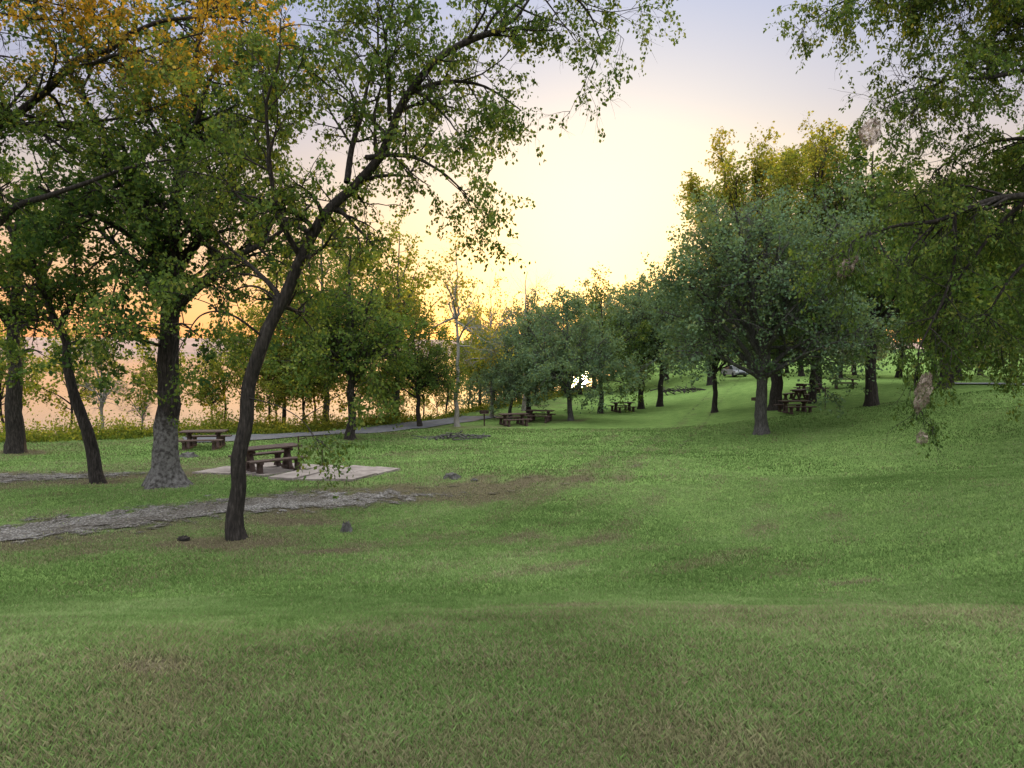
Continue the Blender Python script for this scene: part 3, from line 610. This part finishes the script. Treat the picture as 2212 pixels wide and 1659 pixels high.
obj('undergrowth', mesh_np('undergrowth', np.concatenate(V), np.concatenate(F), LM_warm, False, {'tint': T, 'gold': T*0}), kind='stuff', label='tangled green weeds and brush along lake bank', category='bushes')

# ------------------------------------------------------------ furniture
def picnic_parts():
    P = []
    mb = MB()
    for i in range(4): mb.box((0, -.285+i*.19, .745), (1.9, .18, .05))
    mb.box((-.6, 0, .70), (.08, .68, .045)); mb.box((.6, 0, .70), (.08, .68, .045))
    P.append(('table_top', mb.mesh('table_top', wood, .006), (0, 0, 0)))
    mb = MB()
    for s in (-1, 1):
        mb.box((0, s*.12, .02+.33), (.13, .13, .70), rx=s*.36)
    mb.box((0, 0, .05), (.16, .62, .10)); mb.box((0, 0, .64), (.15, .56, .07))
    leg = mb.mesh('leg', conc_red, .008)
    P += [('leg', leg, (-.6, 0, 0)), ('leg', leg, (.6, 0, 0))]
    mb = MB(); mb.box((0, -.09, .44), (1.9, .17, .05)); mb.box((0, .09, .44), (1.9, .17, .05))
    seat = mb.mesh('bench_seat', wood, .006)
    mb = MB(); mb.box((0, 0, .05), (.14, .36, .10), taper=.9); mb.box((0, 0, .23), (.13, .2, .28)); mb.box((0, 0, .385), (.14, .34, .06))
    bl = mb.mesh('bench_leg', conc_red, .008)
    for s in (-1, 1):
        P.append(('bench_seat', seat, (0, s*.78, 0)))
        P += [('bench_leg', bl, (-.6, s*.78, 0)), ('bench_leg', bl, (.6, s*.78, 0))]
    return P
PP = picnic_parts()
def picnic(x, y, rz, label, s=1, dz=0):
    e = bpy.data.objects.new('picnic_table', None); C.objects.link(e); e.location = (x, y, tz(x, y)+dz); e.rotation_euler = (0, 0, rz); e.scale = (s,)*3
    e['label'] = label; e['category'] = 'picnic table'; e['group'] = 'park picnic tables'
    for n, me, l in PP:
        o = obj(n, me, e); o.location = l
picnic(-8.6, 26.0, rad(40), 'red-brown picnic table with benches on concrete slab', 1.12, .07)
picnic(-14.9, 35.6, rad(8), 'red-brown picnic table with benches near lake bank', 1.12)
for x, y, a in ((.1, 50.5, 20), (2.0, 53, -15), (18.6, 48.5, 5), (24.5, 60.5, 10), (27.9, 62, -20), (9.6, 64, 15), (22.0, 56.5, 50)):
    picnic(x, y, rad(a), 'weathered picnic table with benches under shade trees', 1.05)

def post(x, y, h, hook, label):
    e = bpy.data.objects.new('lantern_post', None); C.objects.link(e); e.location = (x, y, tz(x, y)); e['label'] = label; e['category'] = 'post'
    mb = MB(); mb.cyl((0, 0, -.2), (0, 0, h), .03, .026); mb.cyl((0, 0, h-.002), (0, 0, h+.03), .035, .02); obj('pole', mb.mesh('pole', rust), e)
    if hook:
        mb = MB(); mb.cyl((0, 0, h-.1), (.28, 0, h-.02), .012); mb.cyl((.28, 0, h-.02), (.30, 0, h-.1), .011); obj('hook', mb.mesh('hook', rust), e)
post(-7.55, 26.0, 1.25, True, 'thin rusty lantern post with hook near picnic table')
post(-7.1, 27.5, .95, False, 'short rusty iron post beside concrete slab')
post(20.6, 48.5, 1.5, True, 'thin rusty lantern post near picnic table')
def grill(x, y, rz):
    e = bpy.data.objects.new('park_grill', None); C.objects.link(e); e.location = (x, y, tz(x, y)); e.rotation_euler = (0, 0, rz); e['label'] = 'rusty iron charcoal grill box on a single post'; e['category'] = 'grill'; e['group'] = 'park grills'
    mb = MB(); mb.cyl((0, 0, -.2), (0, 0, .82), .045); obj('post', mb.mesh('post', rust), e)
    mb = MB(); mb.box((0, 0, .835), (.55, .42, .02)); mb.box((-.27, 0, .94), (.012, .42, .19)); mb.box((.27, 0, .94), (.012, .42, .19)); mb.box((0, .206, .94), (.526, .012, .19)); obj('fire_box', mb.mesh('fire_box', rust), e)
    mb = MB()
    for i in range(9): mb.cyl((-.22+i*.055, -.2, 1.0), (-.22+i*.055, .19, 1.0), .006, k=6)
    mb.cyl((-.26, -.2, 1.0), (.26, -.2, 1.0), .008, k=6); obj('grate', mb.mesh('grate', rust), e)
grill(-1.9, 50.5, .3); grill(23.0, 59, -.5); grill(17.2, 52, .7)

def lump(name, x, y, s, label, cat, mat, seed, sink=.25, cone=0):
    rr = np.random.RandomState(seed); n, m = 14, 22
    th = np.linspace(0.02, math.pi-.02, n); ph = np.arange(m)*2*math.pi/m; TH, PH = np.meshgrid(th, ph, indexing='ij')
    r0 = 1+.8*(vnoise(np.cos(PH)*3+seed, np.sin(PH)*3+TH*2, .9, seed)-.5)+.14*rr.randn(n, m)
    wd = 1+cone*(-np.cos(TH))
    co = np.stack([np.sin(TH)*np.cos(PH)*r0*s[0]*wd, np.sin(TH)*np.sin(PH)*r0*s[1]*wd, np.cos(TH)*r0*s[2]], -1).reshape(-1, 3)
    i = (np.arange(n-1)[:, None]*m+np.arange(m)[None, :]).ravel(); j = (np.arange(n-1)[:, None]*m+((np.arange(m)+1) % m)[None, :]).ravel()
    o = obj(name, mesh_np(name, co, np.stack([i, i+m, j+m, j], 1), mat, True)); o.location = (x, y, tz(x, y)+s[2]*sink); o['label'] = label; o['category'] = cat; return o
def stump(x, y, r_, h, seed, label):
    rr = np.random.RandomState(seed)
    k = 20; an = np.arange(k)*2*math.pi/k; V = []
    rings = [(1.7, -.08), (1.35, .03), (1.08, .1), (1, h*.8), (.97, h)]
    lob = 1+.22*np.sin(an*4+seed)+.1*rr.randn(k)
    for q, (a, z) in enumerate(rings):
        l = 1+(lob-1)*(1 if q < 2 else .4)
        for i in range(k): V.append((r_*a*l[i]*math.cos(an[i]), r_*a*l[i]*math.sin(an[i]), z+(rr.randn()*.03 if q == 4 else 0)))
    V.append((0, 0, h*.93)); F = []
    for q in range(4):
        for i in range(k): F.append((q*k+i, q*k+(i+1) % k, (q+1)*k+(i+1) % k, (q+1)*k+i))
    for i in range(k): F.append((4*k+i, 4*k+(i+1) % k, 5*k))
    me = bpy.data.meshes.new('tree_stump'); me.from_pydata(V, [], F); me.materials.append(bark_grey)
    o = obj('tree_stump', me); o.location = (x, y, tz(x, y)); o['label'] = label; o['category'] = 'tree stump'
stump(-3.6, 15.9, .1, .16, 4, 'small weathered grey stump with splintered top')
stump(-2.0, 24.0, .2, .14, 5, 'low dark cut stump in lawn')
stump(-13.9, 31.5, .25, .15, 6, 'low dark cut stump near picnic table')
lump('rock', -6.75, 15.0, (.11, .09, .07), 'small dark rock in grass beside leaning tree', 'rock', bark, 7)
lump('rock', -1.2, 23.5, (.1, .09, .06), 'small dark rock in lawn', 'rock', bark_grey, 8)
mb = MB(); r = np.random.RandomState(12)
for i in range(46):
    a = r.rand()*3.14; L_ = .5+1.1*r.rand(); cx_, cy_ = r.randn()*.9, r.randn()*.5; z_ = .05+.3*r.rand()*math.exp(-(cx_**2))
    d_ = Vector((math.cos(a)*L_/2, math.sin(a)*L_/2, r.randn()*.08)); mb.cyl(Vector((cx_, cy_, z_))-d_, Vector((cx_, cy_, z_))+d_, .05*r.rand()+.02, .015, 7)
o = obj('branch_pile', mb.mesh('branch_pile', bark_grey)); o.location = (-2.9, 41.5, tz(-2.9, 41.5)); o['label'] = 'low pile of cut grey branches on lawn'; o['category'] = 'branches'
mb = MB()
for i in range(30):
    a = r.rand()*3.14; L_ = 1+1.8*r.rand(); d_ = Vector((math.cos(a)*L_/2, math.sin(a)*L_/2, r.rand()*.6)); c_ = Vector((r.randn()*1.8, r.randn()*.5, .3+.3*r.rand())); mb.cyl(c_-d_, c_+d_, .07, .02, 7)
o = obj('fallen_branches', mb.mesh('fallen_branches', bark)); o.location = (18.5, 82, tz(18.5, 82)); o['label'] = 'tangle of fallen dead branches in grove'; o['category'] = 'branches'

def web_mat():
    m, nt, N, L = newmat('silk_web')
    tc = N.new('ShaderNodeTexCoord'); n = noise(N, L, 9, 5, tc.outputs['Object'], .7)
    r = ramp(N, [(.35, (.08, .05, .04)), (.5, (.22, .17, .14)), (.65, (.42, .35, .30))]); L.new(n.outputs[0], r.inputs[0])
    d = N.new('ShaderNodeBsdfDiffuse'); t2 = N.new('ShaderNodeBsdfTranslucent'); L.new(r.outputs[0], d.inputs[0]); L.new(r.outputs[0], t2.inputs[0])
    mx0 = N.new('ShaderNodeMixShader'); mx0.inputs[0].default_value = .4; L.new(d.outputs[0], mx0.inputs[1]); L.new(t2.outputs[0], mx0.inputs[2])
    n2 = noise(N, L, 16, 5, tc.outputs['Object'], .8); mr = N.new('ShaderNodeMapRange'); mr.inputs[1].default_value = .42; mr.inputs[2].default_value = .62; L.new(n2.outputs[0], mr.inputs[0])
    t = N.new('ShaderNodeBsdfTransparent'); mx = N.new('ShaderNodeMixShader'); L.new(mr.outputs[0], mx.inputs[0]); L.new(t.outputs[0], mx.inputs[1]); L.new(mx0.outputs[0], mx.inputs[2])
    o = N.new('ShaderNodeOutputMaterial'); L.new(mx.outputs[0], o.inputs[0]); return m
wm = web_mat()
def nest(x, y, z, s, seed, rot=(0, 0, 0), cone=.45):
    o = lump('webworm_nest', x, y, s, 'pale silky webworm nest wrapped around drooping twig', 'insect nest', wm, seed, cone=cone); o.location = (x, y, z); o.rotation_euler = rot; o['group'] = 'webworm nests'
nest(6.05, 12.7, 5.25, (.15, .13, .2), 1, (0, .4, 0)); nest(5.6, 12.4, 2.95, (.1, .1, .19), 2, (0, .7, 0))
nest(6.85, 12.3, .85, (.11, .1, .28), 3, (0, .25, 0), -.2); nest(6.9, 12.4, .1, (.08, .07, .1), 4)

# ------------------------------------------------------------ parked car
paint = surf('silver_car_paint', [(.4, (.16, .17, .19)), (.6, (.19, .20, .22))], 2, .3, .0)
glass = surf('dark_glass', [(.4, (.02, .025, .03)), (.6, (.03, .035, .04))], 2, .05, .0)
rubber = surf('tyre_rubber', [(.4, (.015, .015, .015)), (.6, (.03, .03, .03))], 12, .9, .2)
lampm = surf('headlight_lens', [(.4, (.6, .6, .6)), (.6, (.75, .75, .72))], 4, .1, .0)
def car(x, y, rz):
    e = bpy.data.objects.new('parked_car', None); C.objects.link(e); e.location = (x, y, tz(x, y)+.03); e.rotation_euler = (0, 0, rz); e['label'] = 'silver car parked on the dirt track in grove'; e['category'] = 'car'
    mb = MB(); mb.prism([(-2.2, .35), (-2.25, .6), (-2.1, .82), (-1.1, .98), (1.75, 1.0), (2.15, .9), (2.25, .5), (2.2, .3), (-2.0, .27)], 1.78); mb.prism([(-.62, 1.49), (1.3, 1.49), (1.38, 1.44), (-.7, 1.44)], 1.3)
    obj('body', mb.mesh('body', paint, .03), e)
    mb = MB(); mb.prism([(-1.15, .985), (-.66, 1.44), (1.34, 1.44), (1.78, 1.0)], 1.42); obj('window', mb.mesh('window', glass, .02), e)
    wm_ = MB(); wm_.cyl((-.11, 0, 0), (.11, 0, 0), .33, k=24); wm2 = wm_.mesh('wheel', rubber, .02)
    for sx in (-1, 1):
        for yy in (-1.4, 1.35):
            o = obj('wheel', wm2, e); o.location = (sx*.8, yy, .33)
        mb = MB(); mb.box((sx*.66, -2.2, .70), (.36, .1, .15)); obj('headlight', mb.mesh('headlight', lampm, .02), e)
    mb = MB(); mb.box((0, -2.245, .58), (.8, .05, .16)); mb.box((0, -2.22, .4), (1.3, .05, .07)); obj('grille', mb.mesh('grille', rubber, .01), e)
car(29.8, 99, rad(8))

# ------------------------------------------------------------ world, sun, camera
SUN_AZ, SUN_EL = rad(5), rad(5)
w = bpy.data.worlds.new('World'); bpy.context.scene.world = w; w.use_nodes = True; nt = w.node_tree; N, L = nt.nodes, nt.links; N.clear()
sky = N.new('ShaderNodeTexSky'); sky.sky_type = 'NISHITA'; sky.sun_disc = False; sky.sun_elevation = SUN_EL; sky.sun_rotation = SUN_AZ; sky.dust_density = 1
bg1 = N.new('ShaderNodeBackground'); bg1.inputs[1].default_value = .05; L.new(sky.outputs[0], bg1.inputs[0])
tc = N.new('ShaderNodeTexCoord'); nv = N.new('ShaderNodeVectorMath'); nv.operation = 'NORMALIZE'; L.new(tc.outputs['Generated'], nv.inputs[0])
sx = N.new('ShaderNodeSeparateXYZ'); L.new(nv.outputs[0], sx.inputs[0])
S = 5.5
stops = [(0, (.95, .36, .18)), (.05, (.95, .42, .19)), (.12, (.82, .46, .28)), (.20, (.60, .46, .42)), (.30, (.44, .42, .55)), (.43, (.35, .41, .66)), (.56, (1.0, 1.1, 1.25)), (1, (5.7, 5.75, 5.6))]  # overhead stops brightened beyond dusk, as added light on lawn and trees
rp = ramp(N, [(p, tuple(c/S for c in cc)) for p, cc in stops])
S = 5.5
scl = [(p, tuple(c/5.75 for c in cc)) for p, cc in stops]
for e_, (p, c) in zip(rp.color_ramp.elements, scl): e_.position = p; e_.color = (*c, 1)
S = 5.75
L.new(sx.outputs[2], rp.inputs[0])
dt = N.new('ShaderNodeVectorMath'); dt.operation = 'DOT_PRODUCT'; L.new(nv.outputs[0], dt.inputs[0])
el = rad(6); dt.inputs[1].default_value = (math.sin(rad(9))*math.cos(el), math.cos(rad(9))*math.cos(el), math.sin(el))
g1 = math_(N, L, 'POWER', math_(N, L, 'MAXIMUM', dt.outputs['Value'], 0), 26)
gc = mixc(N, L, g1, (0, 0, 0), (.34, .34, .14))
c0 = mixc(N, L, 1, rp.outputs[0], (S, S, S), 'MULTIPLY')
c1 = mixc(N, L, 1, c0, gc, 'ADD')
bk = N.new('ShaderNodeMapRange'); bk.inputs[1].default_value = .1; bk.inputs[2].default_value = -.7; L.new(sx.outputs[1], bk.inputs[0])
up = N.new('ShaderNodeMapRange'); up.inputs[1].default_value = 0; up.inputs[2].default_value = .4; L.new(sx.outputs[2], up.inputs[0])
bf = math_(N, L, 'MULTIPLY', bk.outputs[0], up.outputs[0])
c1 = mixc(N, L, 1, c1, mixc(N, L, bf, (0, 0, 0), (1.4, 1.5, 1.55)), 'ADD')  # extra sky brightness added behind the camera to light the tree fronts
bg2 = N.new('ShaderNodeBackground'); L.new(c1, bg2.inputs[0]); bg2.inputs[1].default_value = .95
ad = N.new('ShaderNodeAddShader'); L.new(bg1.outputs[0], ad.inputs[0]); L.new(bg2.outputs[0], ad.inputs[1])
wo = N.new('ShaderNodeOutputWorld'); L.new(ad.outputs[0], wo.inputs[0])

sl = bpy.data.lights.new('sun', 'SUN'); sl.energy = 4.0; sl.angle = rad(1.5); sl.color = (1, .62, .30); so = bpy.data.objects.new('sun', sl); C.objects.link(so)
sd = Vector((math.sin(SUN_AZ)*math.cos(SUN_EL), math.cos(SUN_AZ)*math.cos(SUN_EL), math.sin(SUN_EL))); so.rotation_euler = sd.to_track_quat('Z', 'Y').to_euler()

cam = bpy.data.cameras.new('camera'); cam.lens = 26; cam.sensor_width = 36; cam.clip_end = 6000; cam.clip_start = .05
co_ = bpy.data.objects.new('camera', cam); C.objects.link(co_); co_.location = (0, 0, EYE); co_.rotation_euler = (rad(90-3.03), 0, 0)
bpy.context.scene.camera = co_
sc = bpy.context.scene; sc.view_settings.view_transform = 'Standard'; sc.view_settings.look = 'None'; sc.view_settings.exposure = 0
print('LEAVES', NLEAF)
